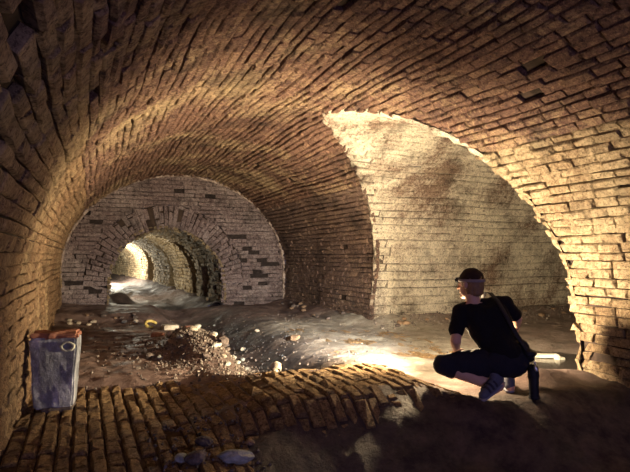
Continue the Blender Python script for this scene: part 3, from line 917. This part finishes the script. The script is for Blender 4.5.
def shorts(bm):
    ellipsoid(bm, P['pelvis'] + Vector((0, 0, .0)), (.178, .135, .125))
    capsule(bm, P['pelvis'], .13, P['waist'] + Vector((0, 0, -.06)), .115, 20)
    for s in 'LR':
        h, k, a = P['hip' + s], P['kn' + s], P['an' + s]
        capsule(bm, h, .118, k, .082, 20)
    k, a = P['knL'], P['anL']
    capsule(bm, k, .082, k + (a - k) * .16, .078, 20)
    k, a = P['knR'], P['anR']
    capsule(bm, k, .08, k + (a - k) * .25, .078, 20)
blob('shorts', shorts, 0.008, 3, M['shorts'], per, folds=0.010, fscale=12)

def hair(bm):
    ellipsoid(bm, hp(0, -.022, .018), (.082, .094, .098), hq)
    ellipsoid(bm, hp(0, -.045, -.035), (.070, .062, .072), hq)
    for k in range(34):
        an = PI * (k / 33.0) + PI
        x, y = math.cos(an) * .076, math.sin(an) * .085 - .012
        z = -.07 - .018 * random.random()
        capsule(bm, hp(x * .95, y, -.02), .014, hp(x * .9, y * .92, z), .006, 7)
blob('hair', hair, 0.005, 2, M['hair'], per, folds=0.005, fscale=55, clip=[(hp(0, .045, 0), tuple(hq @ Vector((0, 1, -.35))))])

def capb(bm):
    ellipsoid(bm, hp(0, -.016, .026), (.0865, .101, .099), hq)
blob('cap', capb, 0.006, 2, M['cap_cloth'], per, folds=0.003, fscale=30, clip=[(hp(0, 0, .028), tuple(hq @ Vector((0, .25, -1))))])
# headlamp: band round the head, lamp over the forehead
lampo = empty('headlamp', (0, 0, 0)); lampo.parent = per
V, F = [], []
n = 56
for i in range(n):
    ph = 2 * PI * i / n
    x, y = .0875 * math.cos(ph), -.016 + .1025 * math.sin(ph)
    z = .026 + .012 * math.sin(ph)
    ox, oy = math.cos(ph), math.sin(ph)
    for dz, dr in ((-.011, 0), (-.011, .004), (.011, .003), (.011, -.003)):
        V.append(hp(x + ox * dr, y + oy * dr, z + dz))
for i in range(n):
    i2 = (i + 1) % n
    for q in range(4): F.append((i * 4 + q, i * 4 + (q + 1) % 4, i2 * 4 + (q + 1) % 4, i2 * 4 + q))
link_mesh('head_band', mesh_np('head_band', V, F, smooth=True), M['band'], lampo)
o = link_mesh('lamp_housing', bevel_box(.055, .034, .040, .008), M['shoe_dark'], lampo)
o.matrix_local = Matrix.Translation(hp(0, .108, .040)) @ hq.to_4x4()
bm = bmesh.new(); bmesh.ops.create_uvsphere(bm, u_segments=16, v_segments=10, radius=.014)
for v in bm.verts: v.co.y *= .5
me = bpy.data.meshes.new('lamp_lens'); bm.to_mesh(me); bm.free()
o = link_mesh('lamp_lens', me, M['lamp'], lampo); o.matrix_local = Matrix.Translation(hp(0, .127, .040)) @ hq.to_4x4()

# shoes
def shoe(heel, toe, up, name):
    sh = empty(name, (0, 0, 0)); sh.parent = per
    heel, toe = Vector(heel), Vector(toe)
    f = (toe - heel).normalized(); up = Vector(up); up = (up - f * up.dot(f)).normalized(); s = f.cross(up)
    L = (toe - heel).length
    def upper(bm):
        capsule(bm, heel + f * .035 + up * .045, .040, heel + f * L * .45 + up * .045, .042, 16)
        capsule(bm, heel + f * L * .45 + up * .04, .042, toe - f * .045 + up * .025, .036, 16)
        capsule(bm, heel + f * .045 + up * .06, .043, heel + f * .06 + up * .085, .044, 16)
    blob('shoe_upper', upper, .006, 2, M['shoe'], sh)
    def sole(bm):
        for k in range(9):
            q = k / 8
            w_ = .036 + .008 * math.sin(q * PI) + (.004 if q > .6 else 0)
            c = heel + f * (.035 + (L - .07) * q)
            ellipsoid(bm, c + up * .006, (w_, w_, .016), Matrix((s, f, up)).transposed())
    blob('sole', sole, .005, 2, M['sole'], sh)['label'] = 'pale sole'
    for q in (.42, .56, .70):
        V, F = [], []
        n = 14
        for i in range(n):
            ph = PI * i / (n - 1)
            for dr, df in ((.0, -.009), (.006, -.008), (.006, .008), (.0, .009)):
                r = .041 - .006 * max(0, q - .5) / .2 * .6 + dr
                V.append(heel + f * (L * q + df) + up * (.038 - .02 * max(0, q - .45) + r * math.sin(ph)) + s * r * 1.02 * math.cos(ph))
        for i in range(n - 1):
            for w_ in range(4): F.append((i * 4 + w_, i * 4 + (w_ + 1) % 4, i * 4 + 4 + (w_ + 1) % 4, i * 4 + 4 + w_))
        link_mesh('shoe_strap', mesh_np('shoe_strap', V, F, smooth=True), M['shoe_dark'], sh)['label'] = 'dark strap'
shoe((.085, .02, .115), (-.125, -.115, .005), (-.45, -.25, 1), 'shoe')
shoe((.175, .12, .01), (.225, .385, .005), (0, 0, 1), 'shoe')

# narrow bag hanging at the right side, strap over the shoulder
bag = empty('shoulder_bag', (ORG[0], ORG[1], OZ), -TH)
tag(bag, "narrow black bag hanging by its strap at the squatting person's right side", 'bag')
def bagb(bm):
    capsule(bm, (.285, -.06, .035), .036, (.282, -.05, .225), .040, 18)
    ellipsoid(bm, (.285, -.06, .02), (.044, .044, .022))
blob('bag_body', bagb, .007, 2, M['bag'], bag, folds=.006, fscale=24)
def pouch(bm):
    capsule(bm, (.255, -.02, .30), .040, (.235, .0, .40), .036, 16)
    ellipsoid(bm, (.262, -.03, .335), (.052, .05, .035))
blob('bag_pouch', pouch, .007, 2, M['bag'], bag, folds=.008, fscale=22)
def strap_mesh(pts, w_, th, facing):
    V, F = [], []
    pts = [Vector(p) for p in pts]
    for i, p in enumerate(pts):
        d = (pts[min(i + 1, len(pts) - 1)] - pts[max(i - 1, 0)]).normalized()
        fc = Vector(facing[i]).normalized(); s = d.cross(fc).normalized()
        for a, b_ in ((-w_, 0), (w_, 0), (w_, th), (-w_, th)): V.append(p + s * a + fc * b_)
    for i in range(len(pts) - 1):
        for q in range(4): F.append((i * 4 + q, i * 4 + (q + 1) % 4, i * 4 + 4 + (q + 1) % 4, i * 4 + 4 + q))
    F.append((3, 2, 1, 0)); k = (len(pts) - 1) * 4; F.append((k, k + 1, k + 2, k + 3))
    return mesh_np('strap', V, F, smooth=True)
sp = [(.01, .27, .70), (.02, .22, .765), (.035, .135, .765), (.06, .055, .715), (.09, .005, .64), (.125, -.025, .56), (.17, -.04, .47), (.215, -.045, .40), (.255, -.05, .34), (.28, -.055, .285)]
fc = [(0, .6, .8), (0, .3, 1), (0, -.3, 1), (.1, -.7, .7), (.1, -1, .3), (.1, -1, .2), (.3, -1, .1), (.4, -1, .1), (.5, -1, .1), (.3, -1, 0)]
o = link_mesh('bag_strap', strap_mesh(sp, .016, .005, fc), plain('dark_webbing', (.020, .018, .022), .7, .3, 120, .3, .3), bag)
def clipb(bm):
    capsule(bm, (.283, -.085, .245), .012, (.292, -.088, .225), .014, 10)
    capsule(bm, (.286, -.082, .268), .008, (.278, -.082, .285), .007, 10)
blob('bag_clip', clipb, .004, 1, M['metal'], bag)['label'] = 'pale metal clip'

# ------------------------------------------------------------------ light
def light(name, ty, loc, energy, col, size=0.1, target=None, spot=None, blend=0.5):
    d = bpy.data.lights.new(name, ty); d.energy = energy; d.color = col
    if ty in ('POINT', 'SPOT'): d.shadow_soft_size = size
    if ty == 'SPOT': d.spot_size = spot; d.spot_blend = blend
    o = bpy.data.objects.new(name, d); C.objects.link(o); o.location = loc
    if target is not None:
        o.rotation_euler = (Vector(target) - Vector(loc)).to_track_quat('-Z', 'Y').to_euler()
    return o
def to_world(v):
    return per.matrix_basis @ Vector(v)
# the torch in the person's hands, low over the ground
HT = to_world((-.14, .52, .45))
light('hand_torch', 'POINT', HT, 75, (1.0, 0.73, 0.42), 0.04)
light('torch_beam', 'SPOT', HT, 1350, (1.0, 0.77, 0.47), 0.04, HT + Vector((-.50, .78, .34)), math.radians(148), 1.0)
light('torch_side_fill', 'SPOT', HT, 600, (1.0, 0.78, 0.49), 0.04, HT + Vector((.70, .40, .42)), math.radians(160), 0.7)  # extra spot added at the torch to brighten pier and gallery wall
# the headlamp's beam on the ground ahead
hl = to_world(hp(0, .16, .04))
light('headlamp_beam', 'SPOT', hl, 700, (0.84, 0.95, 1.0), 0.02, (2.7, 7.0, 0), 1.0, 1.0)
# lamps round the bend of the inner tunnel
light('tunnel_lamp', 'POINT', (1.0, 15.6, 0.95), 120, (1.0, 0.90, 0.66), 0.08)
light('tunnel_lamp', 'POINT', (0.85, 23.5, 0.9), 1000, (1.0, 0.95, 0.78), 0.08)
# purple-blue fill added behind the camera, no such source in sight
d = bpy.data.lights.new('rear_fill', 'AREA'); d.shape = 'RECTANGLE'; d.size = 1.8; d.size_y = 1.4
d.energy = 65; d.color = (0.60, 0.49, 1.0)
o = bpy.data.objects.new('rear_fill', d); C.objects.link(o); o.location = (0.8, T0 + 0.1, 1.1); o.rotation_euler = (PI / 2, 0, 0)

w = bpy.data.worlds.new('fill_sky'); bpy.context.scene.world = w; w.use_nodes = True  # unseen sky tone, gives bluish fill through the open end
w.node_tree.nodes['Background'].inputs[0].default_value = (0.30, 0.30, 0.55, 1)
w.node_tree.nodes['Background'].inputs[1].default_value = 0.15

# ------------------------------------------------------------------ camera
cam = bpy.data.cameras.new('camera'); co = bpy.data.objects.new('camera', cam); C.objects.link(co)
cam.sensor_fit = 'HORIZONTAL'; cam.sensor_width = 36; cam.lens = 36 * FOC / 630
cam.clip_start = 0.05
co.location = (0, 0, EYE); co.rotation_euler = (PI / 2 + PIT, 0, -TH)
sc = bpy.context.scene
sc.camera = co
sc.view_settings.view_transform = 'Standard'; sc.view_settings.look = 'None'
sc.view_settings.gamma = 1; sc.view_settings.exposure = 0.28; sc.view_settings.use_curve_mapping = False
sc.cycles.use_denoising = True
sc.cycles.max_bounces = 6
